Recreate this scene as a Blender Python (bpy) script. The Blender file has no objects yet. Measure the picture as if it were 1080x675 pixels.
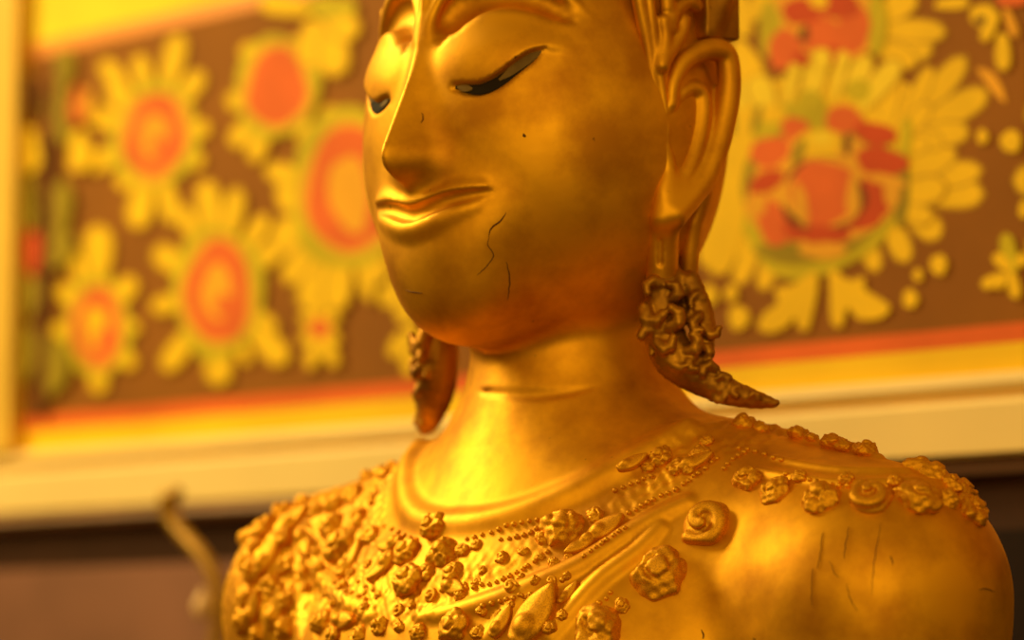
import bpy, bmesh, math, random
import numpy as np
from mathutils import Vector, Matrix
from mathutils.bvhtree import BVHTree
random.seed(7); rng = np.random.RandomState(7)
SC = bpy.context.scene
COL = SC.collection

# ------------------------------------------------------------------ camera model (105 mm lens, frame 1080 x 675)
FPX = 3160.0
YAW = math.radians(47.2)              # angle between the view and the wall
PITCH = math.atan(382/3160.0)
FH = np.array([-math.cos(YAW), math.sin(YAW), 0.0])
RT = np.array([math.sin(YAW), math.cos(YAW), 0.0])
FW = FH*math.cos(PITCH) + np.array([0, 0, math.sin(PITCH)])
UP = np.cross(RT, FW)
# the statue's neck axis is X=Y=0; it appears 45 px right of the frame centre, 1.45 m away
CAM = -FH*1.45 - RT*(45/FPX*1.45)
CAM[2] = 1.35

def ray(px, py):
    d = FW*FPX + RT*(px-540.0) + UP*(337.5-py)
    return d/np.linalg.norm(d)

def proj(p):
    q = np.asarray(p, float)-CAM
    z = q@FW
    return 540+FPX*(q@RT)/z, 337.5-FPX*(q@UP)/z

def on_plane(px, py, p0, n):
    d = ray(px, py); n = np.asarray(n, float)
    t = ((np.asarray(p0)-CAM)@n)/(d@n)
    return CAM+d*t

# ------------------------------------------------------------------ scene helpers
def tag(o, label=None, cat=None, group=None, kind=None):
    if label: o['label'] = label
    if cat: o['category'] = cat
    if group: o['group'] = group
    if kind: o['kind'] = kind
    return o

def mesh_obj(name, verts, faces, mats=(), parent=None, smooth=True, mat_idx=None):
    me = bpy.data.meshes.new(name)
    verts = np.asarray(verts, np.float32)
    if isinstance(faces, np.ndarray) and faces.ndim == 2:
        n, k = faces.shape
        me.vertices.add(len(verts)); me.vertices.foreach_set('co', verts.ravel())
        me.loops.add(n*k); me.loops.foreach_set('vertex_index', faces.astype(np.int32).ravel())
        me.polygons.add(n)
        me.polygons.foreach_set('loop_start', np.arange(0, n*k, k, dtype=np.int32))
        me.polygons.foreach_set('loop_total', np.full(n, k, np.int32))
        me.update(calc_edges=True); me.validate()
    else:
        me.from_pydata([tuple(map(float, v)) for v in verts], [], faces); me.update()
    for m in (mats if isinstance(mats, (list, tuple)) else [mats]):
        me.materials.append(m)
    if smooth:
        me.polygons.foreach_set('use_smooth', np.ones(len(me.polygons), bool))
    if mat_idx is not None:
        me.polygons.foreach_set('material_index', np.asarray(mat_idx, np.int32))
    o = bpy.data.objects.new(name, me); COL.objects.link(o)
    if parent is not None:
        o.parent = parent
        o.matrix_parent_inverse = Matrix.Translation(-Vector(parent.location))
    return o

def empty(name, loc):
    o = bpy.data.objects.new(name, None); COL.objects.link(o)
    o.location = loc; o.empty_display_size = .05
    return o

# ------------------------------------------------------------------ signed-distance modelling
def smin(a, b, k):
    h = np.maximum(k-np.abs(a-b), 0)/k
    return np.minimum(a, b)-h*h*k*.25
def smax(a, b, k): return -smin(-a, -b, k)

def ell(P, c, r):
    q = P-np.asarray(c, np.float32); r = np.asarray(r, np.float32)
    k0 = np.sqrt(((q/r)**2).sum(1)); k1 = np.sqrt(((q/(r*r))**2).sum(1))
    return k0*(k0-1)/np.maximum(k1, 1e-6)

def sph(P, c, r): return np.sqrt(((P-np.asarray(c, np.float32))**2).sum(1))-r

def chain(P, pts, rad):
    pts = np.asarray(pts, np.float32); rad = np.broadcast_to(np.asarray(rad, np.float32), (len(pts),))
    d = np.full(len(P), 9., np.float32)
    for a, b, ra, rb in zip(pts[:-1], pts[1:], rad[:-1], rad[1:]):
        ab = b-a; pa = P-a
        t = np.clip(pa@ab/max(float(ab@ab), 1e-12), 0, 1)
        dd = np.sqrt(((pa-t[:, None]*ab)**2).sum(1))-(ra+(rb-ra)*t)
        np.minimum(d, dd, out=d)
    return d

def smooth_curve(pts, n=6):
    """Catmull-Rom through the points"""
    P = np.asarray(pts, float)
    if len(P) < 2: return P
    E = np.vstack([2*P[0]-P[1], P, 2*P[-1]-P[-2]])
    out = []
    for i in range(1, len(E)-2):
        for t in np.arange(n)/n:
            p0, p1, p2, p3 = E[i-1:i+3]
            out.append(.5*((2*p1)+(-p0+p2)*t+(2*p0-5*p1+4*p2-p3)*t*t+(-p0+3*p1-3*p2+p3)*t**3))
    out.append(P[-1])
    return np.array(out)

def surface_net(f, lo, hi, h, B=8, newton=2, margin=1.35):
    lo = np.asarray(lo, float); n = np.ceil((np.asarray(hi)-lo)/h/B).astype(int)*B
    nb = n//B
    ii = np.stack(np.meshgrid(*[np.arange(k) for k in nb], indexing='ij'), -1).reshape(-1, 3)
    C = (lo+(ii*B+(B-1)/2)*h).astype(np.float32)
    dc = f(C)
    G = np.where(dc.reshape(nb) < 0, -1., 1.).astype(np.float32)
    G = np.repeat(np.repeat(np.repeat(G, B, 0), B, 1), B, 2)
    keep = ii[np.abs(dc) < B*h*.87*margin]
    loc = np.stack(np.meshgrid(*[np.arange(B)]*3, indexing='ij'), -1).reshape(-1, 3)
    for s in range(0, len(keep), 1500):
        kk = (keep[s:s+1500, None]*B+loc[None]).reshape(-1, 3)
        G[kk[:, 0], kk[:, 1], kk[:, 2]] = f((lo+kk*h).astype(np.float32))
    S = G < 0
    nx, ny, nz = S.shape
    s000 = S[:-1, :-1, :-1]
    cnt = np.zeros(s000.shape, np.int8)
    for a in (0, 1):
        for b in (0, 1):
            for c in (0, 1):
                cnt += S[a:nx-1+a, b:ny-1+b, c:nz-1+c]
    cells = np.argwhere((cnt > 0) & (cnt < 8))
    idx = np.full(s000.shape, -1, np.int32)
    idx[cells[:, 0], cells[:, 1], cells[:, 2]] = np.arange(len(cells))
    acc = np.zeros((len(cells), 3)); w = np.zeros(len(cells))
    for ax in range(3):
        for b in (0, 1):
            for c in (0, 1):
                o = [0, 0, 0]; oth = [k for k in range(3) if k != ax]
                o[oth[0]] = b; o[oth[1]] = c
                A = cells+o; Bc = A.copy(); Bc[:, ax] += 1
                va = G[A[:, 0], A[:, 1], A[:, 2]]; vb = G[Bc[:, 0], Bc[:, 1], Bc[:, 2]]
                m = (va < 0) != (vb < 0)
                t = np.where(m, va/np.where(m, va-vb, 1), 0)
                p = np.array(o, float)[None].repeat(len(cells), 0); p[:, ax] += t
                acc[m] += p[m]; w[m] += 1
    V = lo+(cells+acc/np.maximum(w, 1)[:, None])*h
    quads = []
    for ax in range(3):
        sl0 = [slice(1, -1)]*3; sl0[ax] = slice(0, -1)
        sl1 = [slice(1, -1)]*3; sl1[ax] = slice(1, None)
        a = S[tuple(sl0)]; b = S[tuple(sl1)]
        e = np.argwhere(a != b)
        off = np.ones(3, int); off[ax] = 0
        E = e+off
        inside = a[e[:, 0], e[:, 1], e[:, 2]]
        o1, o2 = [(1, 2), (2, 0), (0, 1)][ax]
        def g(d1, d2):
            q = E.copy(); q[:, o1] -= d1; q[:, o2] -= d2
            return idx[q[:, 0], q[:, 1], q[:, 2]]
        q = np.stack([g(1, 1), g(0, 1), g(0, 0), g(1, 0)], 1)
        q[~inside] = q[~inside][:, ::-1]
        quads.append(q)
    Q = np.vstack(quads); Q = Q[(Q >= 0).all(1)]
    V = V.astype(np.float32)
    e = h*.25
    for _ in range(newton):
        d = f(V); g = np.stack([f(V+np.eye(3, dtype=np.float32)[k]*e)-d for k in range(3)], 1)/e
        st = d[:, None]*g/np.maximum((g*g).sum(1), .2)[:, None]
        V = V-np.clip(st, -h, h).astype(np.float32)
    return V, Q

def trace(f, px, py, t0=1.0, t1=2.4):
    """where the view ray through a pixel meets a distance field"""
    d = ray(px, py); t = t0
    for _ in range(160):
        v = float(f((CAM+d*t)[None].astype(np.float32))[0])
        if abs(v) < 2e-5: break
        t += max(v*.8, 1e-5) if v > 0 else v*.8
        if t > t1: return None
    return CAM+d*t

def fgrad(f, p, e=8e-4):
    P = np.array(p, np.float32)[None]
    g = np.array([float(f(P+np.eye(3, dtype=np.float32)[k]*e)[0]-f(P-np.eye(3, dtype=np.float32)[k]*e)[0]) for k in range(3)])
    return g/np.linalg.norm(g)
MX = np.array([-1., 1., 1.])
# ------------------------------------------------------------------ the gilded figure: head, neck and shoulders as one field
def base_head(P):
    P = P.copy(); P[:, 1] = np.where(P[:, 1] > 0, P[:, 1]*1.25, P[:, 1])      # flatter back of the head
    d = ell(P, (0, -.004, 1.600), (.089, .090, .0925))
    d = smin(d, ell(P, (0, .006, 1.640), (.085, .098, .110)), .02)
    d = smin(d, ell(P, (0, -.072, 1.562), (.036, .024, .026)), .020)       # muzzle
    d = smin(d, ell(P, (0, -.062, 1.533), (.028, .026, .023)), .03)       # chin
    return d

def torso_f(P):
    Q = P.copy(); Q[:, 0] = np.sqrt((P[:, 0]-.006)**2+1e-5)-.0015       # mirrored in X, softened at the mid-line
    d = ell(P, (0, .014, 1.29), (.155, .102, .165))
    d = smin(d, ell(P, (0, -.028, 1.35), (.125, .060, .075)), .05)
    d = smin(d, chain(Q, [(0, .016, 1.428), (.075, .020, 1.424), (.130, .019, 1.406), (.169, .016, 1.389)], [.052, .050, .051, .054]), .04)
    d = smin(d, chain(Q-np.float32([0, 0, 0]), [(.1705, .016, 1.385), (.182, .016, 1.20)], [.054, .049]), .03)
    n = chain(P, [(0, .022, 1.40), (0, .012, 1.47), (0, .006, 1.56)], [.052, .0465, .0465])
    return smin(d, n, .05)

def px_on(f, pts):
    out = []
    for x, y in pts:
        for k in range(20):                # just off the outline: slide down to it
            q = trace(f, x, y+2.5*k)
            if q is not None: break
        if q is not None: out.append(q)
    return np.array(out)

def base_all(P): return np.minimum(base_head(P), torso_f(P))
def half(P, n=3): return smooth_curve(px_on(base_head, P), n)
BROW = half([(449, 42), (456, 16), (470, -8), (498, -26), (535, -31), (572, -20), (602, 0), (622, 18)])
GROOVE = half([(462, 60), (468, 22), (484, 2), (506, -8), (540, -10), (574, 2), (604, 22)])
SLIT = half([(480, 91), (495, 93), (509, 92), (526, 84), (546, 69), (563, 57), (577, 50)])
LIDE = half([(480, 87), (495, 87), (509, 86), (524, 78), (544, 63), (561, 53), (577, 47)])
def to_mid(pts):                        # end a half curve exactly on the mid-line, then add its mirror
    C = px_on(base_head, pts); C[-1, 0] = 0
    return smooth_curve(np.vstack([C, (C*MX)[::-1][1:]]), 3)
M_UP = to_mid([(525, 200), (508, 198), (492, 198), (474, 201), (459, 208), (444, 213), (428, 219)])
M_LINE = to_mid([(526, 203), (503, 211), (481, 217), (459, 225), (442, 232), (428, 235)])
M_LO = to_mid([(526, 206), (508, 214), (484, 222), (462, 231), (444, 239), (427, 242)])
M_GR = to_mid([(522, 202), (503, 205), (486, 208), (467, 213), (447, 222), (428, 227)])
LID_C = trace(base_head, 526, 58); LID_N = fgrad(base_head, LID_C)
LID = LID_C-LID_N*.0160
def taper(n, a, b): return a+(b-a)*np.sin(np.linspace(0, math.pi, n))**.7

_s = np.argsort(np.arctan2(SLIT[:, 0], -SLIT[:, 1]))
SL_A = np.arctan2(SLIT[:, 0], -SLIT[:, 1])[_s]; SL_Z = SLIT[_s, 2]
LT = np.cross([0, 0, 1], LID_N); LT /= np.linalg.norm(LT); LU = np.cross(LID_N, LT)
LROT = np.stack([LT, LU, LID_N], 1).astype(np.float32)

def head_f(P):
    d = base_head(P)
    m = (P[:, 1] < .0) & (P[:, 2] > 1.49) & (d < .04)
    if not m.any(): return d
    F = P[m]; e = d[m]
    Q = F.copy(); Q[:, 0] = np.abs(Q[:, 0])
    ax = np.sqrt(F[:, 0]**2+3e-6)
    # eye sockets, brows, heavy upper lids ending in a crisp edge above the slit
    lid = ell((Q-LID.astype(np.float32))@LROT, (0, 0, 0), (.036, .0245, .0190))
    above = Q[:, 2]-np.interp(np.arctan2(Q[:, 0], -Q[:, 1]), SL_A, SL_Z)
    lid = smax(lid, -above*.85, .0022)
    e = smin(e, lid, .0035)
    e = smax(e, -chain(Q, SLIT+LID_N*.0012+np.array([0, 0, -.0008]), np.interp(np.linspace(0, 1, len(SLIT)), [0, .12, .4, .8, 1], [.0026, .0034, .0036, .0028, .0006])), .001)
    # nose: a tent on either side of a straight ridge, cut below by the two sloping under-planes
    z = F[:, 2]
    yr = np.interp(z, [1.570, 1.586, 1.645, 1.70], [-.1250, -.1250, -.0970, -.0930])
    sl = np.interp(z, [1.588, 1.645], [1.50, 1.55])
    tent = (yr+sl*ax-F[:, 1])*.56
    zp = 1.5720+(-.090-F[:, 1])*.42+ax*.75
    nose = smax(tent, (zp-z)*.74, .009)
    nose = smax(nose, z-1.69, .02)
    e = smin(e, nose, .007)
    e = smax(e, -chain(Q, GROOVE+np.array([0, .0006, 0]), np.interp(np.linspace(0, 1, len(GROOVE)), [0, .1, .22, .36, .5, .75, .92, 1], [-.006, .0020, .0095, .0104, .0092, .0065, .0035, -.002])), .006)
    e = smin(e, chain(Q, BROW+np.array([0, .0008, 0]), np.interp(np.linspace(0, 1, len(BROW)), [0, .1, .8, 1], [.0012, .0024, .0022, -.002])), .004)
    # lips
    n = len(M_UP)
    e = smin(e, chain(F, M_UP[3:-3]+np.array([0, .0010, 0]), taper(n-6, .0002, .0010)), .007)
    e = smin(e, chain(F, M_LO[4:-4]+np.array([0, .0016, 0]), taper(len(M_LO)-8, .0001, .0042)), .0055)
    e = smax(e, -chain(F, M_GR+np.array([0, -.0016, 0]), taper(len(M_GR), .0012, .0041)), .0014)
    d = d.copy(); d[m] = e
    return d


# raised neckline of the garment
COLLAR_PX = [(474, 553), (510, 550), (545, 542), (580, 529), (612, 514), (650, 493), (690, 470), (722, 452)]
_c = px_on(torso_f, COLLAR_PX); _c[0, 0] = 0
COLLAR = smooth_curve(np.vstack([(_c*MX)[::-1], _c[1:]]), 3)
SASHES = [([(722, 531), (690, 547), (655, 568), (612, 596), (575, 613), (527, 632), (480, 646), (443, 652)], .0058),
          ([(694, 558), (668, 584), (634, 609), (604, 640), (578, 672)], .0052),
          ([(564, 618), (540, 640), (512, 674)], .0045),
          ([(328, 580), (340, 610), (360, 632), (390, 650)], .0060),
          ([(318, 560), (316, 600), (320, 640), (318, 675)], .0052),
          ([(300, 560), (286, 600), (282, 650), (280, 676)], .0045),
          ([(352, 622), (338, 650), (332, 676)], .0045),
          ([(815, 483), (850, 491), (885, 496), (925, 497), (956, 497)], .0022),
          ([(800, 497), (830, 503), (870, 509), (915, 510), (960, 508), (1000, 512)], .0026),
          ([(780, 447), (815, 452), (850, 452), (890, 466), (925, 478)], .0030)]
SASH3 = [(smooth_curve(px_on(torso_f, p), 2), r) for p, r in SASHES]
CREASE = [smooth_curve(px_on(torso_f, p), 3) for p in ([(488, 409), (520, 414), (560, 416), (600, 413), (640, 405)],)]

def body_f(P):
    t = torso_f(P)
    m = (t < .03) & (P[:, 1] < .10) & (P[:, 2] > 1.33)
    if m.any():
        F = P[m]; e = t[m]
        e = smin(e, chain(F, COLLAR+np.array([0, .0015, 0]), .0042), .008)
        for c, r in SASH3:
            nrm = np.array([0, 1., 0])*r*.45
            e = smin(e, chain(F, c+nrm, r*taper(len(c), .75, 1.0)), .0025)
        for c in CREASE:
            e = smax(e, -chain(F, c+np.array([.0006, -.0006, 0]), taper(len(c), -.004, .0012)), .004)
        # hammered, worn relief of the embroidered garment (outside the collar, above the sash)
        rad = np.sqrt(F[:, 0]**2+(F[:, 1]-.012)**2)
        k = np.clip((rad-.088)/.010, 0, 1)*np.clip((F[:, 2]-(1.372+.62*np.maximum(F[:, 0], 0)))/.008, 0, 1)*np.clip((.07-F[:, 1])/.03, 0, 1)
        a, b, c = F[:, 0]*620, F[:, 1]*560, F[:, 2]*640
        nz = np.sin(a+1.3*np.sin(c*.55))*np.sin(c+1.1*np.sin(a*.6+b))+.6*np.sin(a*1.9+b*.7)*np.sin(c*1.8-b)
        e = e-k*nz*.00050
        t = t.copy(); t[m] = e
    return smin(head_f(P), t, .008)
H = .0014
# ------------------------------------------------------------------ materials
def new_mat(name):
    m = bpy.data.materials.new(name); m.use_nodes = True
    nt = m.node_tree; b = nt.nodes['Principled BSDF']
    return m, nt, b

def simple(name, col, rough=.6, metal=0., noise=0., scale=30., bump=0.):
    m, nt, b = new_mat(name)
    b.inputs['Roughness'].default_value = rough; b.inputs['Metallic'].default_value = metal
    b.inputs['Base Color'].default_value = (*col, 1)
    if metal == 0 and rough > .6: b.inputs['Specular IOR Level'].default_value = .2
    if noise or bump:
        tc = nt.nodes.new('ShaderNodeTexCoord'); n = nt.nodes.new('ShaderNodeTexNoise')
        n.inputs['Scale'].default_value = scale; n.inputs['Detail'].default_value = 5
        nt.links.new(tc.outputs['Object'], n.inputs['Vector'])
        if noise:
            r = nt.nodes.new('ShaderNodeValToRGB')
            r.color_ramp.elements[0].position = .3; r.color_ramp.elements[1].position = .7
            r.color_ramp.elements[0].color = tuple(c*(1-noise) for c in col)+(1,)
            r.color_ramp.elements[1].color = tuple(min(1, c*(1+noise*.5)) for c in col)+(1,)
            nt.links.new(n.outputs['Fac'], r.inputs[0]); nt.links.new(r.outputs[0], b.inputs['Base Color'])
        if bump:
            bp = nt.nodes.new('ShaderNodeBump'); bp.inputs['Strength'].default_value = bump; bp.inputs['Distance'].default_value = .002
            nt.links.new(n.outputs['Fac'], bp.inputs['Height']); nt.links.new(bp.outputs[0], b.inputs['Normal'])
    return m

def gold(name, c1=(.88, .43, .010), c2=(.58, .235, .005), rough=.50, metal=.8):
    m, nt, b = new_mat(name)
    tc = nt.nodes.new('ShaderNodeTexCoord')
    n1 = nt.nodes.new('ShaderNodeTexNoise'); n1.inputs['Scale'].default_value = 22; n1.inputs['Detail'].default_value = 6; n1.inputs['Roughness'].default_value = .6
    n2 = nt.nodes.new('ShaderNodeTexNoise'); n2.inputs['Scale'].default_value = 180; n2.inputs['Detail'].default_value = 4
    n3 = nt.nodes.new('ShaderNodeTexNoise'); n3.inputs['Scale'].default_value = 70; n3.inputs['Detail'].default_value = 3
    for n in (n1, n2, n3): nt.links.new(tc.outputs['Object'], n.inputs['Vector'])
    r = nt.nodes.new('ShaderNodeValToRGB')
    r.color_ramp.elements[0].position = .36; r.color_ramp.elements[0].color = (*c2, 1)
    r.color_ramp.elements[1].position = .58; r.color_ramp.elements[1].color = (*c1, 1)
    nt.links.new(n1.outputs['Fac'], r.inputs[0])
    # small dark pin-holes in the gilding
    r2 = nt.nodes.new('ShaderNodeValToRGB')
    r2.color_ramp.elements[0].position = .22; r2.color_ramp.elements[0].color = (.35, .3, .25, 1)
    r2.color_ramp.elements[1].position = .26; r2.color_ramp.elements[1].color = (1, 1, 1, 1)
    nt.links.new(n2.outputs['Fac'], r2.inputs[0])
    mx = nt.nodes.new('ShaderNodeMix'); mx.data_type = 'RGBA'; mx.blend_type = 'MULTIPLY'; mx.inputs['Factor'].default_value = 1
    nt.links.new(r.outputs[0], mx.inputs['A']); nt.links.new(r2.outputs[0], mx.inputs['B'])
    nt.links.new(mx.outputs['Result'], b.inputs['Base Color'])
    mr = nt.nodes.new('ShaderNodeMapRange'); mr.inputs['To Min'].default_value = rough+.1; mr.inputs['To Max'].default_value = rough-.06
    nt.links.new(n3.outputs['Fac'], mr.inputs['Value']); nt.links.new(mr.outputs[0], b.inputs['Roughness'])
    b.inputs['Metallic'].default_value = metal
    bp = nt.nodes.new('ShaderNodeBump'); bp.inputs['Strength'].default_value = .12; bp.inputs['Distance'].default_value = .002
    nt.links.new(n3.outputs['Fac'], bp.inputs['Height']); nt.links.new(bp.outputs[0], b.inputs['Normal'])
    return m

GOLD = gold('gilded_bronze')
statue = empty('buddha_statue', (0, .014, 1.2))
tag(statue, 'gilded bust of a crowned buddha with downcast eyes, in front of the painted wall', 'statue')
V, Q = surface_net(body_f, (-.262, -.135, 1.20), (.262, .135, 1.77), H)
body = mesh_obj('body', V, Q, GOLD, statue)


BV = BVHTree.FromPolygons([tuple(v) for v in V.tolist()], Q.tolist())
def hit(px, py):
    for k in range(16):
        d = ray(px, py+2*k)
        p, n, i, t = BV.ray_cast(Vector(CAM), Vector(d))
        if p is not None: break
    if p is None: return None, None
    # average normal over a few neighbours: the facets are tiny
    return np.array(p), np.array(n)

def mirror_mesh(name, V, Q, mats, parent): return mesh_obj(name, np.asarray(V)*MX, np.asarray(Q)[:, ::-1], mats, parent)

# eyes: shell inlay with a dark iris, lying in the slits
SHELL = simple('eye_shell', (.22, .13, .03), .65, noise=.3, scale=120)
BLACK = simple('eye_black', (.018, .009, .0025), .7)
def strip(curve, w, n, lift=0.):
    """a lens-shaped strip along a curve, lying on the surface with normals n"""
    vs = []; k = len(curve)
    for i, c in enumerate(curve):
        t = curve[min(i+1, k-1)]-curve[max(i-1, 0)]
        b = np.cross(t, n); b /= np.linalg.norm(b)
        ww = w*math.sin(math.pi*min(max(i/(k-1), .04), .96))**.6
        vs += [c+b*ww+n*lift, c+n*(lift+.0004), c-b*ww+n*lift]
    fs = []
    for i in range(k-1):
        for j in (0, 1): fs.append((3*i+j, 3*i+j+1, 3*i+j+4, 3*i+j+3))
    return np.array(vs), np.array(fs)
fine = smooth_curve(SLIT[::2], 6); k = len(fine)
for side in (1, -1):
    def put(name, c, w, lift, m, par):
        v, f = strip(c, w, LID_N, lift)
        if side < 0: v = v*MX; f = f[:, ::-1]
        return mesh_obj(name, v, f, m, par)
    eye = put('eye', fine, .0032, -.0010, BLACK, statue)
    put('eye_white', fine[int(k*.50):int(k*.96)], .0026, -.0005, SHELL, eye)
    put('eye_white', fine[int(k*.03):int(k*.22)], .0017, -.0006, SHELL, eye)

# ears: long lobes, drawn in a slightly splayed vertical plane
EP0 = np.array([.083, -.022, 1.6]); ET = np.array([.011, .052, 0.]); ET /= np.linalg.norm(ET); EN = np.array([ET[1], -ET[0], 0])
def ep(pts, out=0., n=4):
    return smooth_curve([on_plane(x, y, EP0+EN*out, EN) for x, y in pts], n)
HEL = ep([(708, 110), (710, 88), (720, 67), (735, 56), (752, 52), (765, 58), (769, 78), (768, 104), (763, 130), (756, 156), (744, 186), (728, 208), (712, 226)], .004)
ANT = ep([(704, 140), (709, 118), (718, 101), (730, 93), (740, 99), (742, 116), (738, 142), (730, 168), (718, 195), (706, 220)], .002)
TRG = ep([(697, 120), (699, 150), (704, 175), (702, 205), (698, 230)], .001)
LOBE = np.vstack([ep([q], o, 1) for q, o in (((705, 205), 0), ((700, 235), -.004), ((699, 260), -.008), ((698, 292), -.012))])
BACK = np.vstack([ep([q], o, 1) for q, o in (((742, 205), -.004), ((732, 235), -.008), ((728, 265), -.012), ((726, 296), -.016))])
CON = [on_plane(722, 140, EP0, EN), on_plane(733, 90, EP0, EN), on_plane(712, 195, EP0, EN)]
EROT = np.stack([ET, [0, 0, 1], EN], 1).astype(np.float32)
def ear_f(P):
    d = chain(P, HEL, np.interp(np.linspace(0, 1, len(HEL)), [0, .15, .35, .7, 1], [.003, .0042, .0055, .0058, .006]))
    d = smin(d, chain(P, ANT, np.interp(np.linspace(0, 1, len(ANT)), [0, .3, .7, 1], [.002, .003, .0042, .005])), .003)
    d = smin(d, chain(P, TRG, .0042), .004)
    q = (P-CON[0].astype(np.float32))@EROT
    plate = np.maximum(ell(q+np.array([-.004, -.006, .004], np.float32), (0, 0, 0), (.019, .038, .006)), -1)
    d = smin(d, plate, .004)
    lq = np.stack([(P-LOBE[0])@ET, (P-LOBE[0])@EN], 1)
    L = chain(P, LOBE, .0075)
    L = smax(L, np.abs((P-LOBE[-1])@EN)-.0165, .003)
    d = smin(d, L, .006)
    d = smin(d, chain(P, BACK, .0045), .003)
    sl = np.vstack([ep([(696, 254)], -.002, 1), ep([(696, 278)], -.005, 1)])
    d = smax(d, -chain(P, sl, .0014), .001)
    return d
def box_of(*cs, m=.014):
    A = np.vstack(cs); return A.min(0)-m, A.max(0)+m
VE, QE = surface_net(ear_f, *box_of(HEL, LOBE, BACK), .0011)
mesh_obj('ear', VE, QE, GOLD, statue); mirror_mesh('ear', VE, QE, GOLD, statue)

# ornament falling from the crown in front of the ear, and the crown's side piece
RED_GOLD = gold('worn_gold', (.52, .235, .014), (.20, .08, .007), .50, .85)
STR = [ep(p, o) for p, o in (([(668, -40), (674, 0), (684, 50), (690, 95), (696, 130)], .001), ([(682, -40), (685, 0), (690, 45), (697, 90), (701, 120)], .003))]
LEAFS = [ep(p, .005) for p in ([(700, 22), (702, 40), (699, 60), (698, 70)], [(722, 22), (718, 36), (708, 52), (699, 68)], [(708, 20), (716, 8), (726, 3), (734, 6)], [(704, 0), (706, 15), (708, 30)], [(703, -40), (702, -15), (703, 8)], [(716, -40), (722, -20), (730, -4)])]
def strap_f(P):
    d = chain(P, STR[0], .0035)
    d = np.minimum(d, chain(P, STR[1], .0026))
    for c in LEAFS: d = smin(d, chain(P, c, .0033), .002)
    return d
VS_, QS_ = surface_net(strap_f, *box_of(*STR, *LEAFS), .0011)
mesh_obj('crown_strap', VS_, QS_, GOLD, statue); mirror_mesh('crown_strap', VS_, QS_, GOLD, statue)
def side_f(P):
    a = on_plane(752, -25, EP0-EN*.004, EN).astype(np.float32)
    q = (P-a)@EROT
    d = np.maximum(np.abs(q[:, 0])-.0085, np.maximum(np.abs(q[:, 1])-.030, np.abs(q[:, 2])-.006))
    return smin(d, chain(q, [(-.006, -.028, .004), (.002, -.010, .006), (-.002, .02, .006)], .003), .004)-.0015
a_ = on_plane(752, -25, EP0, EN)
VC, QC = surface_net(side_f, a_-.045, a_+.045, .0012)
mesh_obj('crown_side_piece', VC, QC, RED_GOLD, statue); mirror_mesh('crown_side_piece', VC, QC, RED_GOLD, statue)

prof = [(.003, 1.698), (.007, 1.700), (.008, 1.708), (.004, 1.711), (.005, 1.722), (.009, 1.726), (.006, 1.732), (.000, 1.738), (-.012, 1.760), (-.010, 1.764), (-.030, 1.785), (-.050, 1.82), (-.075, 1.87)]
nn_ = 72; cv = []
for dr, zz in prof:
    for t in np.linspace(0, 2*math.pi, nn_, endpoint=False):
        w_ = 1+.012*math.cos(18*t) if zz > 1.72 else 1
        cv.append(((.084+dr)*w_*math.cos(t), -.004+((.090 if math.sin(t) < 0 else .074)+dr)*w_*math.sin(t), zz))
cf = [(i*nn_+j, i*nn_+(j+1) % nn_, (i+1)*nn_+(j+1) % nn_, (i+1)*nn_+j) for i in range(len(prof)-1) for j in range(nn_)]
cv.append((0, 0, 1.90)); L_ = (len(prof)-1)*nn_
cf = np.array(cf); mesh_obj('crown', cv, [tuple(map(int, q)) for q in cf]+[(L_+j, L_+(j+1) % nn_, len(cv)-1) for j in range(nn_)], GOLD, statue)

# carved pendants sweeping from the lobes on to the shoulders
PN = np.array([.6, -.8, 0]); PP0 = np.array([.08, .0, 1.5])
def pp(pts, out=0., n=3): return smooth_curve([on_plane(x, y, PP0+PN*out, PN) for x, y in pts], n)
PD = [(pp([(700, 292), (700, 320), (700, 350), (712, 378), (735, 396), (765, 412), (795, 421), (818, 425)]), [.0085, .0095, .0100, .0100, .0086, .0066, .0046, .0020]),
      (pp([(728, 296), (736, 320), (742, 345), (744, 372)]), [.005, .006, .006, .004])]
lump = []
for x, y, r, o in [(690, 305, 10, 6), (708, 308, 9, 7), (690, 330, 12, 7), (708, 335, 11, 8), (686, 356, 11, 6), (702, 360, 10, 8), (722, 330, 8, 4), (735, 318, 8, 3),
                   (738, 342, 9, 6), (752, 347, 8, 4), (728, 362, 10, 6), (742, 372, 8, 4), (718, 382, 8, 6), (748, 392, 8, 5), (733, 384, 8, 6), (762, 402, 7, 4), (778, 413, 6, 4), (760, 418, 6, 3), (796, 419, 5, 3), (694, 372, 8, 4)]:
    c_ = on_plane(x, y, PP0+PN*o*.0012, PN); r_ = r*.00052; a_ = rng.uniform(0, 6.28)
    lump.append((c_, r_, [c_+np.array([.8, .6, 0])*r_*.75*math.cos(a_+k_)+np.array([0, 0, 1])*r_*.75*math.sin(a_+k_)+PN*r_*.2*k_ for k_ in (0, 1.1, 2.2, 3.3)]))
def pend_f(P):
    d = np.full(len(P), 9., np.float32)
    for c, r in PD:
        d = smin(d, chain(P, c, np.interp(np.linspace(0, 1, len(c)), np.linspace(0, 1, len(r)), r)), .004)
    for c, r, arc in lump: d = smin(d, chain(P, arc, [r*.55, r*.62, r*.5, r*.38]), .0012)
    w = np.sin(P[:, 0]*900+P[:, 2]*500)*np.sin(P[:, 1]*800-P[:, 2]*700)*np.sin(P[:, 2]*900+1)
    return (d+w*.0004)*.85
VP, QP = surface_net(pend_f, *box_of(*[c for c, r in PD], m=.02), .0012)
mesh_obj('ear_pendant', VP, QP, RED_GOLD, statue); mirror_mesh('ear_pendant', VP, QP, RED_GOLD, statue)

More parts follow.
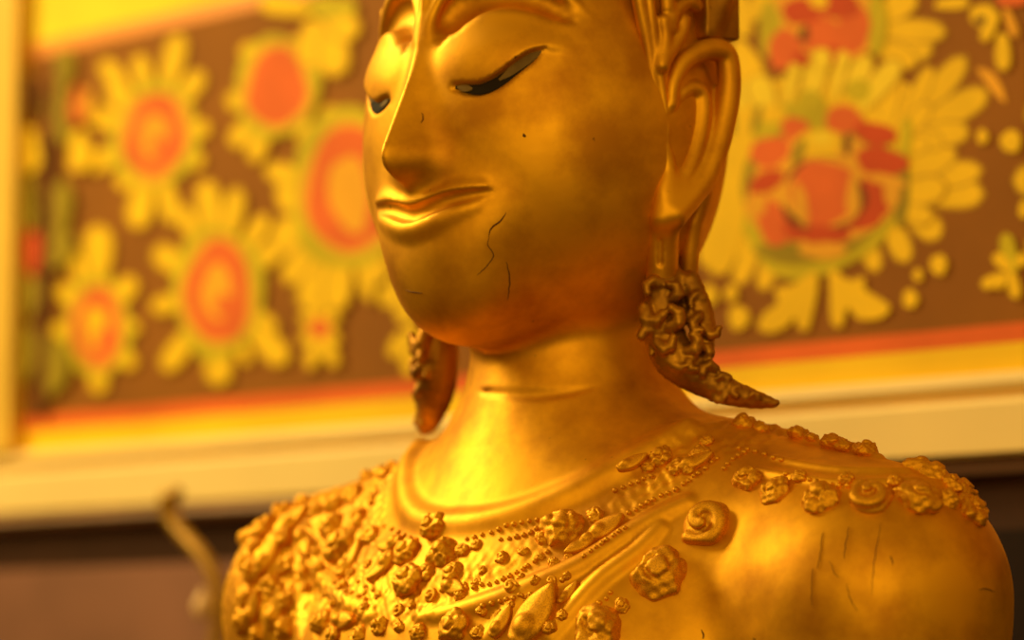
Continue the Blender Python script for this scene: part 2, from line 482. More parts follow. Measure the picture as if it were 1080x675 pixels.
# ---- cast bosses: a few master shapes (unit radius, z up), copied on to the garment
def lumpy(seed):
    r = np.random.RandomState(seed); n = 5+seed % 3
    cs = [(np.array([math.cos(a), math.sin(a), 0])*.58+np.array([0, 0, .12+.18*r.rand()]), .36+.10*r.rand()) for a in np.linspace(0, 2*math.pi, n, endpoint=False)+r.rand()]
    cs.append((np.array([r.uniform(-.15, .15), r.uniform(-.15, .15), .55]), .34))
    K = r.uniform(4, 7, 3); ph = r.uniform(0, 6, 3)
    dirs = r.normal(size=(9, 3)); dirs[:, 2] = np.abs(dirs[:, 2])+.3; dirs /= np.linalg.norm(dirs, axis=1)[:, None]
    off = r.uniform(.62, .86, 9)
    def f(P):
        d = ell(P, (0, 0, -.05), (.82, .82, .5))
        for c, q in cs: d = smin(d, sph(P, c, q), .07)
        for u, o in zip(dirs, off): d = smax(d, P@u.astype(np.float32)-o, .08)
        return d+.05*np.sin(P[:, 0]*K[0]*2+ph[0])*np.sin(P[:, 1]*K[1]*2+ph[1])*np.sin(P[:, 2]*K[2]*2)
    return f
def spiral(seed):
    pts = [(math.cos(t)*(.75-.08*t), math.sin(t)*(.75-.08*t), .12+.07*t) for t in np.linspace(0, 7, 22)]
    def f(P):
        d = ell(P, (0, 0, -.1), (.9, .9, .55))
        d = smin(d, chain(P, pts, np.linspace(.30, .2, 22)), .05)
        d = smax(d, np.abs(P[:, 0]*.8+P[:, 1]*.6)-.82, .1)
        d = smax(d, P[:, 2]*.93+P[:, 0]*.3-.72, .06)
        return d
    return f
def leafy(seed):
    def f(P):
        w = .55*(1-((P[:, 0]+.15)/1.15)**2)
        d = smax((np.abs(P[:, 1])-w)*.75, np.abs(P[:, 2])-.32+.25*np.abs(P[:, 1]), .15)
        d = smax(d, np.abs(P[:, 0])-1, .1)
        d = smax(d, -chain(P, [(-.7, 0, .36), (.6, 0, .36)], .07), .05)
        return smin(d, sph(P, (-.45, 0, .12), .38), .1)
    return f
MASTERS = []
def master(f, h=.085):
    v, q = surface_net(f, (-1.25, -1.25, -.7), (1.25, 1.25, 1.15), h)
    return v, q
for f in (lumpy(1), lumpy(2), lumpy(3), lumpy(5), spiral(0), leafy(0)): MASTERS.append(master(f))
SHARED = {}
def boss(name, kind, px, py, rpx, rot=None, lift=0., sy=1., mat=GOLD):
    p, n = hit(px, py)
    if p is None: return None
    n = fgrad(torso_f, p)
    dist = (p-CAM)@FW; r = rpx*dist/FPX
    if (name, kind) not in SHARED:
        o = mesh_obj(name, *MASTERS[kind], mat, statue); SHARED[(name, kind)] = o
    else:
        o = SHARED[(name, kind)].copy(); COL.objects.link(o)
    z = Vector(n)
    if rot is None: rot = rng.uniform(0, 6.28)
    # 'rot' is the direction of the long axis, turned about the normal from image-right
    x = Vector(RT); x = (x-z*x.dot(z)).normalized(); y = z.cross(x)
    xx = x*math.cos(rot)+y*math.sin(rot); yy = z.cross(xx)
    M = Matrix((xx, yy, z)).transposed().to_4x4()
    o.matrix_basis = Matrix.Translation(Vector(p+n*lift*r)) @ M @ Matrix.Diagonal((r, r*sy, r*.85, 1))
    return o
LUMPS = [  # px, py, radius px, kind
    (746, 552, 27, 4), (692, 607, 30, 1), (629, 664, 29, 0), (594, 557, 25, 2), (628, 545, 10, 3), (572, 568, 9, 1),
    (456, 555, 16, 0), (428, 582, 18, 1), (468, 583, 20, 2), (431, 611, 21, 3), (450, 603, 12, 0), (478, 602, 13, 1), (410, 590, 12, 2), (487, 580, 9, 3),
    (787, 506, 15, 0), (816, 519, 16, 1), (866, 525, 21, 2), (919, 525, 20, 4), (967, 525, 22, 3), (1023, 538, 19, 0), (1015, 514, 18, 1), (985, 490, 18, 2), (968, 480, 16, 3), (1000, 527, 14, 2), (1004, 492, 12, 0),
    (842, 502, 8, 1), (892, 505, 8, 0), (944, 507, 8, 2),
    (784, 446, 12, 2), (803, 452, 10, 0), (843, 446, 11, 1), (877, 463, 12, 3), (891, 457, 11, 0), (913, 467, 13, 2), (857, 460, 7, 1),
    (696, 482, 14, 2), (715, 492, 12, 0), (738, 478, 12, 1), (683, 492, 9, 3), (727, 494, 9, 0), (745, 465, 8, 1),
    (478, 661, 19, 3), (655, 640, 9, 1),
    (364, 574, 24, 1), (352, 556, 18, 2), (378, 548, 15, 0), (392, 566, 13, 3), (372, 523, 13, 1), (352, 532, 13, 0), (334, 540, 11, 2), (400, 480, 9, 1), (388, 497, 11, 2), (412, 478, 8, 0), (405, 500, 9, 3),
    (263, 548, 15, 0), (280, 556, 17, 1), (296, 540, 13, 2), (298, 566, 14, 3), (270, 574, 11, 1), (318, 530, 11, 0),
    (268, 602, 17, 2), (284, 618, 13, 0), (260, 628, 13, 1), (256, 656, 15, 3), (272, 668, 12, 2), (300, 598, 12, 0), (304, 630, 14, 1), (300, 662, 14, 2),
    (340, 655, 17, 0), (352, 668, 13, 1), (336, 600, 9, 3), (400, 660, 12, 2), (378, 670, 12, 0), (440, 668, 11, 1), (505, 668, 9, 1)]
for x, y, r, k in LUMPS: boss('rosette', k, x, y, r*(1.3 if x > 780 else 1.16))
TAKEN = [(x, y, r) for x, y, r, k in LUMPS]
for i_ in range(400):
    x, y, r = rng.uniform(258, 600), rng.uniform(520, 674), rng.uniform(5.5, 10)
    low = np.interp(x, [258, 300, 350, 400, 440, 480, 520, 560, 600], [560, 545, 535, 545, 570, 575, 570, 566, 575])
    if y < low or any((x-a)**2+(y-b)**2 < (r+c*.9)**2 for a, b, c in TAKEN): continue
    if len(TAKEN) > len(LUMPS)+44: break
    TAKEN.append((x, y, r)); boss('rosette', int(rng.randint(0, 5)), x, y, r)
for x, y, r, a, sy in [(566, 648, 34, .9, .8), (640, 556, 20, .5, .8), (612, 575, 18, -2.6, .7), (412, 575, 18, 2.6, .8), (402, 600, 18, 3.5, .8), (480, 620, 16, -.6, .8),
                       (372, 590, 22, .8, .8), (322, 575, 20, -1.2, .7), (312, 548, 18, .6, .7), (348, 585, 17, 2.2, .7), (285, 585, 22, .9, .7), (262, 585, 18, 1.2, .7), (293, 640, 22, 1.2, .7), (268, 640, 18, 1.1, .7),
                       (668, 488, 16, .3, .7), (735, 487, 18, .2, .7), (365, 655, 20, -.5, .7), (530, 655, 18, .9, .7), (600, 625, 14, .8, .6), (395, 523, 14, 1.4, .7)]:
    boss('leaf_ornament', 5, x, y, r*1.15, a, .05, sy*1.15)

# hairline cracks and chips in the gilding
CRK = simple('bare_metal', (.16, .06, .008), .7)
def crack(pts, w):
    C = smooth_curve(np.array(pts, float), 4); q = []
    for x, y in C:
        p, n_ = hit(x+rng.uniform(-.6, .6), y)
        if p is not None: q.append((p, n_))
    c = np.array([p for p, _ in q]); n_ = np.mean([m_ for _, m_ in q], 0)
    v, f = strip(c, w*.00013, n_, .00022)
    mesh_obj('crack', v, f, CRK, statue)
for pts, w in [([(534, 224), (528, 233), (519, 240), (515, 250)], 3.2), ([(516, 250), (514, 258), (521, 270), (510, 284), (503, 290)], 1.8), ([(534, 276), (537, 288), (537, 304), (535, 316)], 2.4),
               ([(428, 306), (436, 308), (446, 309)], 2.4), ([(552, 141), (553, 143), (555, 144)], 5), ([(445, 119), (446, 125), (444, 130)], 2.6),
               ([(868, 562), (865, 585), (862, 600)], 1.2), ([(895, 556), (892, 575), (890, 590)], 1.6), ([(929, 552), (924, 580), (921, 600), (919, 628)], 1.4), ([(875, 592), (880, 604), (886, 610)], 1.2), ([(858, 600), (856, 620), (857, 640)], 1.1), ([(893, 615), (897, 632), (905, 645)], 1.2),
               ([(740, 664), (742, 670), (741, 674)], 3), ([(1032, 622), (1040, 621), (1048, 624)], 2.2), ([(938, 586), (941, 590), (942, 596)], 2)]:
    crack(pts, w)

# ---- strings of tiny beads
def bead_string(pts, r=3.0, gap=6.5):
    C = smooth_curve(np.array(pts, float), 10); vs = []; fs = []; acc = 0; last = C[0]
    bm = bmesh.new(); bmesh.ops.create_icosphere(bm, subdivisions=2, radius=1)
    uv = np.array([v.co[:] for v in bm.verts]); uf = np.array([[v.index for v in f.verts] for f in bm.faces]); bm.free()
    n = 0
    for a, b in zip(C[:-1], C[1:]):
        acc += np.linalg.norm(b-a)
        if acc < gap: continue
        acc = 0
        p, nn = hit(b[0]+rng.uniform(-.8, .8), b[1]+rng.uniform(-.8, .8))
        if p is None: continue
        rr = r*rng.uniform(.8, 1.15)*((p-CAM)@FW)/FPX
        vs.append(uv*rr+p+nn*rr*.15); fs.append(uf+n*len(uv)); n += 1
    mesh_obj('bead_string', np.vstack(vs), np.vstack(fs), GOLD, statue)
for p in ([(483, 571), (512, 563), (540, 553), (566, 548)], [(623, 550), (653, 546), (687, 528), (713, 516), (740, 497), (760, 480)],
          [(484, 622), (523, 613), (557, 597), (580, 580)], [(353, 603), (380, 615), (407, 630)], [(450, 628), (477, 620), (505, 614)],
          [(397, 552), (423, 563), (440, 570)], [(600, 606), (575, 622), (545, 630)], [(610, 590), (640, 570), (662, 556)],
          [(520, 570), (548, 566), (570, 556)], [(770, 470), (800, 478), (830, 487)], [(760, 500), (770, 487), (785, 478)],
          [(640, 520), (668, 510), (690, 500)], [(820, 497), (850, 505), (890, 512), (940, 513)], [(650, 620), (636, 634), (618, 648)], [(500, 640), (530, 634), (548, 628)],
          [(345, 610), (362, 622), (385, 632)]):
    bead_string(p)
# ------------------------------------------------------------------ wall
WY = .35
def on_wall(px, py, dy=0.): return on_plane(px, py, (0, WY-dy, 0), (0, 1, 0))
def box(name, x0, x1, y0, y1, z0, z1, m, parent=None, bevel=.001):
    bm = bmesh.new(); bmesh.ops.create_cube(bm, size=1)
    for v in bm.verts:
        v.co = Vector(((x0+x1)/2+v.co.x*(x1-x0), (y0+y1)/2+v.co.y*(y1-y0), (z0+z1)/2+v.co.z*(z1-z0)))
    if bevel: bmesh.ops.bevel(bm, geom=bm.edges[:], offset=bevel, segments=2, affect='EDGES')
    me = bpy.data.meshes.new(name); bm.to_mesh(me); bm.free(); me.materials.append(m)
    o = bpy.data.objects.new(name, me); COL.objects.link(o)
    if parent is not None:
        o.parent = parent; o.matrix_parent_inverse = Matrix.Translation(-Vector(parent.location))
    return o
def extrude_x(name, prof, x0, x1, m):
    """a moulding: a (y, z) profile run along X"""
    n = len(prof)
    v = [(x0, y, z) for y, z in prof]+[(x1, y, z) for y, z in prof]
    f = [(i, (i+1) % n, n+(i+1) % n, n+i) for i in range(n)]+[tuple(range(n))[::-1], tuple(range(n, 2*n))]
    return mesh_obj(name, v, f, m, smooth=False)
X0, X1 = -1.15, .75
BROWN = simple('brown_ground', (.30, .105, .008), .75, noise=.15, scale=14)
YEL = simple('yellow_paint', (.95, .58, .010), .7, noise=.12, scale=25)
YELP = simple('pale_yellow_paint', (.97, .68, .03), .7, noise=.1, scale=25)
GRN = simple('green_yellow_paint', (.62, .47, .008), .7, noise=.2, scale=25)
DGR = simple('olive_paint', (.36, .25, .008), .7, noise=.2, scale=25)
RED = simple('red_paint', (.80, .15, .030), .7, noise=.15, scale=25)
DRED = simple('dark_red_paint', (.62, .075, .015), .7, noise=.15, scale=25)
TAN = simple('tan_paint', (.90, .42, .025), .7, noise=.15, scale=25)
OCR = simple('ochre_shade_paint', (.60, .33, .008), .7, noise=.15, scale=25)
DBR = simple('dark_brown_paint', (.14, .045, .005), .7)
CREAM = simple('cream_paint', (.93, .67, .24), .55, noise=.06, scale=9)
OCHRE = simple('gilded_post_paint', (.86, .52, .06), .45, noise=.1, scale=9)
WOOD = simple('dark_wood', (.055, .020, .008), .75, noise=.3, scale=10)
DADO = simple('red_brown_lacquer', (.25, .10, .06), .5, noise=.3, scale=7)
PLAIN = simple('plain_plaster', (.42, .25, .09), .7, noise=.1, scale=5)

w = box('wall_back', X0-.8, X1+.6, WY+.004, WY+.10, 0, 2.6, PLAIN, bevel=0); tag(w, kind='structure')
fl = box('floor', X0-.8, X1+.6, -3.2, WY+.10, -.06, 0, simple('floor_stone', (.16, .08, .035), .5, noise=.2, scale=6), bevel=0); tag(fl, kind='structure')

# the painted panel: ground board with flat painted shapes, layer by layer
PMATS = [BROWN, YEL, YELP, GRN, DGR, RED, DRED, TAN, DBR, OCR]
panel = empty('painted_panel', (-.3, WY, 1.7))
tag(panel, 'brown wall panel painted with red lotus flowers and yellow leaves behind the gilded bust', 'wall painting')
ground = box('ground_board', X0, X1, WY-.006, WY+.002, 1.551, 1.83, BROWN, panel, bevel=0)
pv, pf, pm = [], [], []; layer = [0]
def poly(pts, m, n=None):
    layer[0] += 1
    dy = .0062+layer[0]*.00001
    i0 = len(pv)
    for x, y in pts: pv.append(on_wall(x, y, dy))
    pf.append(tuple(range(i0, len(pv)))); pm.append(m)
def flush(name):
    global pv, pf, pm
    used = sorted(set(pm)); mesh_obj(name, pv, pf, [PMATS[i] for i in used], panel, smooth=False, mat_idx=[used.index(i) for i in pm])
    pv, pf, pm = [], [], []
def clos(pts, n=5):
    P = np.array(pts, float); k = len(P); E = np.vstack([P[-1], P, P[0], P[1]]); out = []
    for i in range(1, k+1):
        for t in np.arange(n)/n:
            p0, p1, p2, p3 = E[i-1:i+3]
            out.append(.5*((2*p1)+(-p0+p2)*t+(2*p0-5*p1+4*p2-p3)*t*t+(-p0+3*p1-3*p2+p3)*t**3))
    return out
def oval(cx, cy, rx, ry, m, rot=0., wob=.05):
    ph = rng.uniform(0, 6)
    pts = []
    for t in np.linspace(0, 2*math.pi, 32, endpoint=False):
        q = 1+wob*math.sin(3*t+ph)+wob*.6*math.sin(5*t+2*ph)
        a, b = rx*q*math.cos(t), ry*q*math.sin(t)
        pts.append((cx+a*math.cos(rot)-b*math.sin(rot), cy+a*math.sin(rot)+b*math.cos(rot)))
    poly(pts, m)
def petal(bx, by, tx, ty, w, m, blunt=.55):
    """a rounded petal from a base point to a tip"""
    if m in (1, 2) and w > 8.5: petal(bx, by, tx, ty, w*1.0, 9); tx, ty, w = bx+(tx-bx)*.955, by+(ty-by)*.955, w*.80
    L = math.hypot(tx-bx, ty-by); ux, uy = (tx-bx)/L, (ty-by)/L
    pts = []
    for s_ in (1, -1):
        ss = np.linspace(0, 1, 14) if s_ > 0 else np.linspace(1, 0, 14)[1:-1]
        for t in ss:
            ww = w*(.35*(1-t)+t**.7*1.1)*max(1-t**(2/blunt), 0)**.5*s_ if t > 0 else w*.35*s_
            pts.append((bx+ux*L*t-uy*ww, by+uy*L*t+ux*ww))
    poly(pts, m)
Y_, P_, G_, O_, R_, D_, T_, B_ = 1, 2, 3, 4, 5, 6, 7, 8
# ---- large flower right of the ear, with the one above it
for b, t, w in [((790, 235), (748, 290), 16), ((800, 240), (777, 302), 14), ((820, 250), (803, 308), 13), ((840, 255), (836, 288), 12),
                ((890, 245), (905, 274), 11), ((910, 240), (925, 288), 13), ((935, 225), (957, 278), 16), ((950, 210), (992, 252), 19),
                ((950, 200), (1040, 205), 22), ((950, 195), (1038, 178), 18), ((945, 190), (1010, 158), 18)]: petal(*b, *t, w, Y_)
poly(clos([(776, 40), (800, 60), (815, 85), (860, 60), (905, 70), (960, 90), (975, 130), (985, 200), (950, 240), (900, 262), (830, 275), (770, 270), (740, 280), (738, 240), (750, 190), (765, 140), (768, 90)]), Y_)
for b, t, w in [((960, 130), (1020, 58), 17), ((965, 140), (1043, 95), 20), ((960, 145), (1024, 138), 17), ((955, 130), (983, 68), 12), ((950, 140), (996, 152), 14)]: petal(*b, *t, w, Y_)
poly(clos([(1030, 72), (1046, 76), (1056, 90), (1061, 108), (1050, 100), (1040, 88)]), T_)
petal(935, 130, 940, 62, 17, Y_); petal(945, 150, 982, 108, 13, Y_); petal(948, 160, 980, 148, 13, Y_)
for b, t, w in [((925, 35), (985, 55), 22), ((925, 30), (1000, 34), 16), ((930, 20), (965, -10), 20), ((920, 45), (968, 68), 16), ((785, 40), (776, -10), 18), ((790, 20), (815, -15), 14)]: petal(*b, *t, w, Y_)
petal(985, 5, 1024, 2, 9, Y_)
oval(858, 200, 92, 92, G_); oval(770, 200, 22, 90, Y_, .15); oval(786, 100, 16, 14, P_)
for b, t, w in [((812, 120), (795, 78), 20), ((830, 110), (838, 68), 10), ((850, 115), (866, 52), 17), ((880, 105), (889, 54), 9), ((895, 105), (915, 55), 16), ((905, 115), (950, 62), 16)]: petal(*b, *t, w, P_)
for b, t, w in [((935, 210), (1000, 195), 20), ((940, 220), (985, 230), 14)]: petal(*b, *t, w, Y_)
oval(815, 120, 14, 10, Y_); oval(855, 108, 15, 13, G_); oval(905, 95, 14, 12, G_); oval(770, 120, 4, 24, O_, -.1); oval(798, 125, 4, 16, O_, .3)
oval(830, 268, 36, 10, O_, .1); oval(955, 150, 6, 28, G_, .1); oval(950, 200, 9, 40, O_)
oval(866, 200, 84, 68, O_); oval(864, 200, 78, 62, T_)
# red petals
for x, y, rx, ry, m, r in [(838, 135, 15, 12, R_, 0), (812, 160, 22, 16, R_, -.3), (890, 126, 20, 15, R_, .1), (923, 141, 23, 12, D_, .2), (930, 170, 28, 15, D_, .15), (808, 192, 21, 11, D_, -.5),
                           (816, 235, 17, 26, R_, -.35), (842, 240, 16, 14, D_, 0), (926, 204, 20, 24, D_, .2), (910, 228, 22, 14, D_, -.3), (870, 247, 27, 12, D_, 0)]: oval(x, y, rx, ry, m, r)
for x, y, rx, ry, m, r in [(797, 216, 11, 13, T_, .6), (864, 152, 24, 16, Y_, 0), (866, 146, 12, 6, P_, 0), (842, 160, 6, 14, O_, .4), (893, 152, 4, 12, DBR and B_, 0), (935, 190, 22, 6, T_, .2), (941, 204, 9, 16, T_, 0),
                           (868, 206, 44, 40, DRED and B_, 0), (868, 204, 41, 37, T_, 0), (868, 203, 35, 35, R_, 0), (868, 264, 26, 9, T_, 0), (868, 246, 20, 9, D_, 0), (845, 215, 6, 24, T_, -.2), (898, 205, 5, 22, T_, .1)]: oval(x, y, rx, ry, m, r)
flush('painted_lotus')
# flower above
oval(866, 22, 62, 46, T_); oval(812, 30, 12, 30, G_); oval(925, 25, 10, 34, G_)
for x, y, rx, ry, m, r in [(828, 52, 18, 22, R_, .2), (868, 38, 22, 20, R_, 0), (900, 30, 17, 28, R_, .1), (846, 12, 22, 14, D_, 0), (885, 6, 22, 14, D_, 0), (845, 62, 9, 8, D_, 0), (880, 58, 10, 9, D_, 0)]: oval(x, y, rx, ry, m, r)
oval(864, 1, 10, 8, Y_); oval(848, 36, 5, 9, B_, .2)
for b, t, w in [((866, 75), (866, 50), 14), ((888, 75), (889, 53), 8), ((838, 85), (838, 66), 9)]: petal(*b, *t, w, P_)
flush('painted_lotus')
# scroll and sprays at the far right
oval(1037, 17, 14, 13, Y_); oval(1034, 22, 6, 5, B_); petal(1052, 12, 1036, 44, 8, Y_); petal(1057, 34, 1058, 76, 11, Y_); petal(1060, 8, 1072, 40, 6, T_); oval(1068, 0, 18, 7, R_); flush('painted_scroll')
for x, y, rx, ry in [(1036, 144, 6, 8), (1066, 149, 11, 12), (990, 279, 9, 11), (968, 290, 5, 7), (960, 315, 8, 10), (748, 311, 9, 11), (771, 309, 7, 9), (779, 335, 11, 13)]: oval(x, y, rx, ry, Y_); flush('painted_dot')
poly(clos([(858, 287), (863, 300), (858, 328), (852, 348), (841, 345), (838, 335), (829, 345), (812, 351), (799, 345), (806, 330), (820, 319), (817, 305), (836, 300)]), Y_); flush('painted_leaf')
poly(clos([(876, 283), (895, 295), (911, 292), (913, 305), (938, 322), (930, 335), (906, 337), (894, 325), (888, 344), (877, 340), (875, 310)]), Y_); flush('painted_leaf')
for b, t, w, m in [((1068, 290), (1060, 245), 10, G_), ((1066, 285), (1048, 268), 8, Y_), ((1062, 290), (1034, 302), 9, Y_), ((1066, 285), (1072, 316), 9, Y_), ((1060, 290), (1050, 304), 7, Y_), ((1072, 280), (1084, 268), 8, Y_), ((1078, 230), (1084, 210), 8, Y_)]: petal(*b, *t, w, m)
flush('painted_sprig')
# small leaf tips hidden partly by the pendant
for b, t, w in [((420, 285), (398, 262), 12), ((415, 290), (430, 345), 13), ((405, 300), (408, 325), 9), ((425, 350), (412, 378), 10), ((430, 350), (432, 398), 11), ((440, 350), (455, 395), 12), ((440, 340), (425, 372), 10)]: petal(*b, *t, w, Y_)
flush('painted_sprig')
# ---- flowers on the left half
def bloom(cx, cy, rx, ry, tips, rot=0., inner=T_, fl=True):
    for tx, ty, w in tips:
        d = math.hypot(tx-cx, ty-cy); k = .45
        petal(cx+(tx-cx)*k, cy+(ty-cy)*k, tx, ty, w, Y_)
    oval(cx, cy, rx*1.42, ry*1.3, G_, rot); oval(cx, cy, rx*1.12, ry*1.08, T_, rot); oval(cx, cy, rx, ry, R_, rot); oval(cx-1, cy, rx*.48, ry*.55, inner, rot); oval(cx+rx*.2, cy+ry*.25, rx*.3, ry*.2, R_, rot)
    if fl: flush('painted_lotus')
bloom(163, 143, 32, 44, [(190, 34, 15), (146, 56, 13), (107, 62, 13), (214, 74, 14), (222, 134, 13), (215, 174, 13), (88, 118, 15), (90, 176, 15), (126, 200, 13), (143, 242, 17), (183, 238, 14), (113, 92, 12), (205, 112, 10)], .15)
bloom(102, 345, 25, 42, [(104, 236, 20), (142, 292, 14), (62, 300, 13), (52, 350, 12), (60, 388, 12), (104, 416, 13), (142, 388, 12), (148, 345, 10), (75, 262, 9)], 0, Y_)
bloom(230, 308, 34, 54, [(217, 188, 17), (251, 196, 14), (162, 262, 17), (158, 325, 13), (172, 392, 15), (230, 408, 19), (292, 350, 14), (303, 384, 18), (300, 255, 16), (282, 225, 12), (190, 215, 12), (262, 385, 8)])
bloom(292, 92, 31, 42, [(256, 46, 13), (238, 110, 14), (244, 155, 14), (266, 172, 13), (330, 150, 12), (310, 40, 8)], .1, R_)
for b, t, w in [((335, 20), (325, 72), 22), ((350, 25), (352, 82), 22), ((330, 10), (272, 2), 14), ((345, 10), (375, 40), 20)]: petal(*b, *t, w, Y_)
oval(350, 8, 26, 12, G_); flush('painted_leaf')
bloom(368, 200, 44, 66, [(290, 205, 28), (288, 262, 24), (322, 330, 22), (352, 330, 20), (300, 300, 18), (318, 130, 20), (345, 110, 16), (400, 300, 18), (278, 178, 14), (390, 320, 10)], fl=False)
oval(372, 212, 18, 34, T_); flush('painted_lotus')
for a_ in range(6): petal(337, 346, 337+24*math.cos(a_*1.05+.5), 346+30*math.sin(a_*1.05+.5), 9, Y_)
petal(337, 350, 325, 390, 10, Y_); petal(340, 350, 354, 388, 10, Y_); oval(337, 346, 11, 11, R_); flush('painted_sprig')
# the pattern goes on behind the head and past the edge of the view
for cx, cy, q in ((500, 110, 1.0), (575, 235, 1.1), (640, 90, 1.1), (1190, 190, 1.5), (1240, 30, 1.2)):
    bloom(cx, cy, 36*q, 52*q, [(cx+82*q*math.cos(t), cy+108*q*math.sin(t), 15*q) for t in np.linspace(0, 6.28, 12, endpoint=False)])
# edge of the panel by the post
for x, y, rx, ry, m in [(66, 70, 12, 20, O_), (62, 120, 14, 30, O_), (80, 112, 7, 22, D_), (92, 110, 7, 16, T_), (84, 160, 12, 22, Y_), (32, 160, 10, 24, Y_), (64, 215, 12, 26, O_), (62, 260, 14, 22, O_), (30, 215, 8, 30, O_), (34, 265, 9, 24, D_), (32, 310, 9, 22, O_), (28, 370, 9, 30, O_), (58, 385, 14, 30, O_), (30, 100, 9, 22, DBR and B_)]: oval(x, y, rx, ry, m, 0, .12)
poly([(52, 58), (60, 58), (54, 250), (46, 440), (36, 440), (44, 250)], B_)
flush('painted_border_leaves')
box('red_stripe', X0, X1, WY-.0065, WY+.002, 1.540, 1.551, simple('border_red', (.84, .15, .025), .65, noise=.15, scale=12), panel, bevel=0)
box('yellow_stripe', X0, X1, WY-.0065, WY+.002, 1.520, 1.540, simple('border_yellow', (.97, .60, .012), .65, noise=.1, scale=12), panel, bevel=0)
box('orange_stripe', X0, X1, WY-.0065, WY+.002, 1.830, 1.842, simple('border_orange', (.88, .30, .03), .5), panel, bevel=0)
box('upper_yellow_stripe', X0, X1, WY-.0065, WY+.002, 1.842, 1.905, YELP, panel, bevel=0)
box('upper_red_stripe', X0, X1, WY-.0065, WY+.002, 1.905, 1.93, DRED, panel, bevel=0)

yb = WY+.004
led = extrude_x('trim_1', [(yb, 1.5235), (WY-.012, 1.5235), (WY-.016, 1.521), (WY-.017, 1.517), (WY-.015, 1.513), (WY-.010, 1.511), (WY-.010, 1.5095), (WY-.016, 1.508), (WY-.018, 1.505), (WY-.018, 1.478), (WY-.015, 1.476), (yb, 1.476)], X0, X1, CREAM)
tag(led, kind='structure')
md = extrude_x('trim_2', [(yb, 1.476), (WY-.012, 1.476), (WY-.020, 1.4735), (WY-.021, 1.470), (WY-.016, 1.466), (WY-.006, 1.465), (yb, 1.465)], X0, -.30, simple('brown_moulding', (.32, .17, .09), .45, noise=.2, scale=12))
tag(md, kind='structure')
md2 = extrude_x('trim_7', [(yb, 1.476), (WY-.010, 1.476), (WY-.014, 1.4735), (WY-.014, 1.466), (yb, 1.465)], -.30, X1, simple('shadowed_moulding', (.085, .03, .006), .7)); tag(md2, kind='structure')  # right run of the brown moulding, its shade put into a darker colour
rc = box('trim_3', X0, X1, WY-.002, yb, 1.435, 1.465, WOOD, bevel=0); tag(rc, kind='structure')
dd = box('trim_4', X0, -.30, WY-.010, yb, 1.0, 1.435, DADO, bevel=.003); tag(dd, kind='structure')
dk = box('trim_6', -.30, X1, WY-.006, yb, 1.0, 1.435, simple('shadowed_dado', (.016, .005, .002), .8), bevel=.003); tag(dk, kind='structure')  # right part of the dado, with the shadow there coloured in as near-black
xp = on_wall(13, 240, .02)[0]
ps = extrude_x('trim_5', [(yb, 1.5235), (WY-.020, 1.5235), (WY-.020, 2.3), (yb, 2.3)], xp-.09, xp, OCHRE); tag(ps, kind='structure')

# altar top that carries the bust (below the frame) and the bent brass rod
box_t = box('altar', X0+.1, X1-.1, -.26, WY-.012, 0, 1.2, WOOD, bevel=.004)
tag(box_t, 'dark wooden altar block under the gilded bust', 'altar')
RY = .27
def rp(x, y): return on_plane(x, y, (0, RY, 0), (0, 1, 0))
rod_c = smooth_curve([rp(*p) for p in [(186, 520), (178, 528), (180, 545), (193, 563), (213, 585), (227, 610), (231, 640), (228, 680), (226, 760)]]+[np.array([rp(226, 760)[0], RY, 1.2])], 5)
def rod_f(P): return chain(P, rod_c, np.interp(np.linspace(0, 1, len(rod_c)), [0, .1, .25, .5, 1], [.0050, .0075, .0055, .0052, .0052]))
vr, qr = surface_net(rod_f, rod_c.min(0)-.012, rod_c.max(0)+.012, .0016)
BRASS = simple('aged_brass', (.42, .21, .014), .42, .4, noise=.2, scale=30)
rodo = empty('brass_rod', (rp(226, 760)[0], RY, 1.2)); tag(rodo, 'thin bent brass rod with a hooked top beside the right arm of the bust', 'rod')
mesh_obj('shaft', vr, qr, BRASS, rodo)
c = rp(221, 640)+np.array([0, -.006, 0])
vk, qk = surface_net(lambda P: np.minimum(ell(P, c, (.0065, .0065, .0085)), sph(P, c+np.array([0, 0, .009]), .003)), c-.016, c+.016, .0016)
tag(mesh_obj('bead', vk, qk, simple('pale_bead', (.80, .50, .22), .5), rodo), 'pale bead')

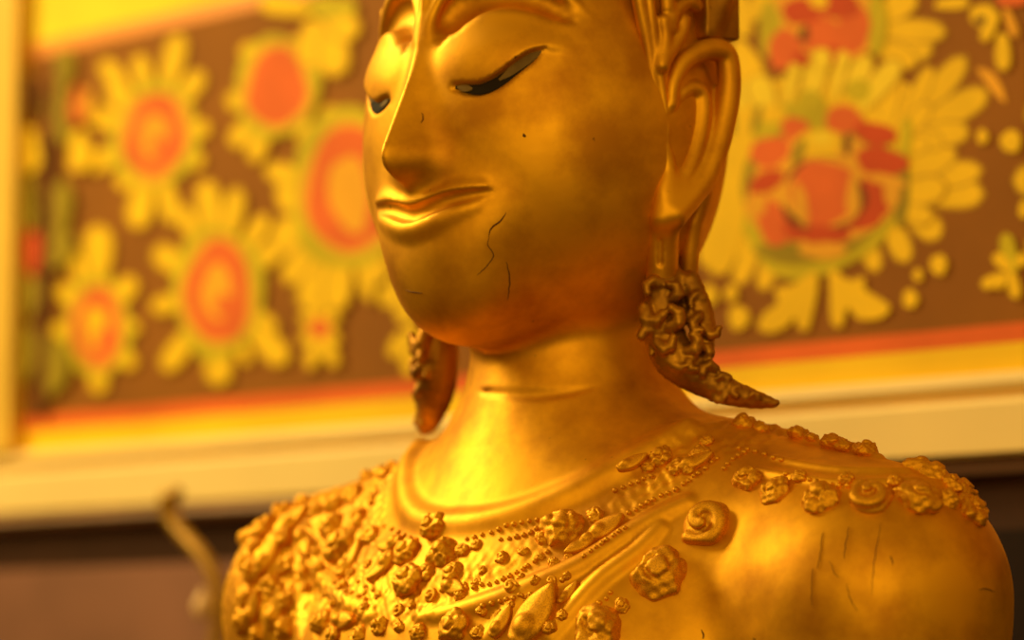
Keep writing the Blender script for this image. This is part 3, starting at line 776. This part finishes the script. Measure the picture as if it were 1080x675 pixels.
# ------------------------------------------------------------------ lights, camera
def area(name, loc, target, size, power, col):
    l = bpy.data.lights.new(name, 'AREA'); l.shape = 'DISK'; l.size = size; l.energy = power; l.color = col
    o = bpy.data.objects.new(name, l); COL.objects.link(o); o.location = loc
    o.rotation_euler = (Vector(target)-Vector(loc)).to_track_quat('-Z', 'Y').to_euler()
    return o
area('key_lamp', (-1.6, -.55, 3.0), (0, 0, 1.5), .5, 25, (1, .78, .34))
area('hall_lamp', (2.0, -2.6, 2.05), (0, 0, 1.5), 2.0, 22, (1, .71, .22))
area('wall_wash_fill', (-1.35, -.85, 2.35), (-.5, .3, 1.55), .5, 12, (1, .81, .34))  # unseen fill light, added to brighten the left wall and far side
wd = bpy.data.worlds.new('room_glow'); SC.world = wd; wd.use_nodes = True
nt = wd.node_tree; bg = nt.nodes['Background']
tc = nt.nodes.new('ShaderNodeTexCoord'); sp = nt.nodes.new('ShaderNodeSeparateXYZ'); nt.links.new(tc.outputs['Generated'], sp.inputs[0])
rp = nt.nodes.new('ShaderNodeValToRGB'); mr = nt.nodes.new('ShaderNodeMapRange')
mr.inputs['From Min'].default_value = -1; nt.links.new(sp.outputs['Z'], mr.inputs['Value']); nt.links.new(mr.outputs[0], rp.inputs[0])
rp.color_ramp.elements[0].position = .40; rp.color_ramp.elements[0].color = (.035, .014, .003, 1)
rp.color_ramp.elements[1].position = .64; rp.color_ramp.elements[1].color = (1, .62, .14, 1)
e = rp.color_ramp.elements.new(.52); e.color = (.32, .155, .025, 1)
e = rp.color_ramp.elements.new(.85); e.color = (.34, .18, .035, 1)
nt.links.new(rp.outputs[0], bg.inputs[0]); bg.inputs[1].default_value = .72

cd = bpy.data.cameras.new('camera'); cam = bpy.data.objects.new('camera', cd); COL.objects.link(cam)
cd.sensor_width = 36; cd.lens = 36*FPX/1080; cd.clip_start = .05
cam.location = CAM
Mx = Matrix((RT, UP, -FW)).transposed()
cam.rotation_euler = Mx.to_euler()
cd.dof.use_dof = True; cd.dof.focus_distance = 1.35; cd.dof.aperture_fstop = 4.0
SC.camera = cam
SC.view_settings.view_transform = 'Standard'; SC.view_settings.look = 'None'
SC.view_settings.gamma = 1; SC.view_settings.exposure = .22; SC.view_settings.use_curve_mapping = False
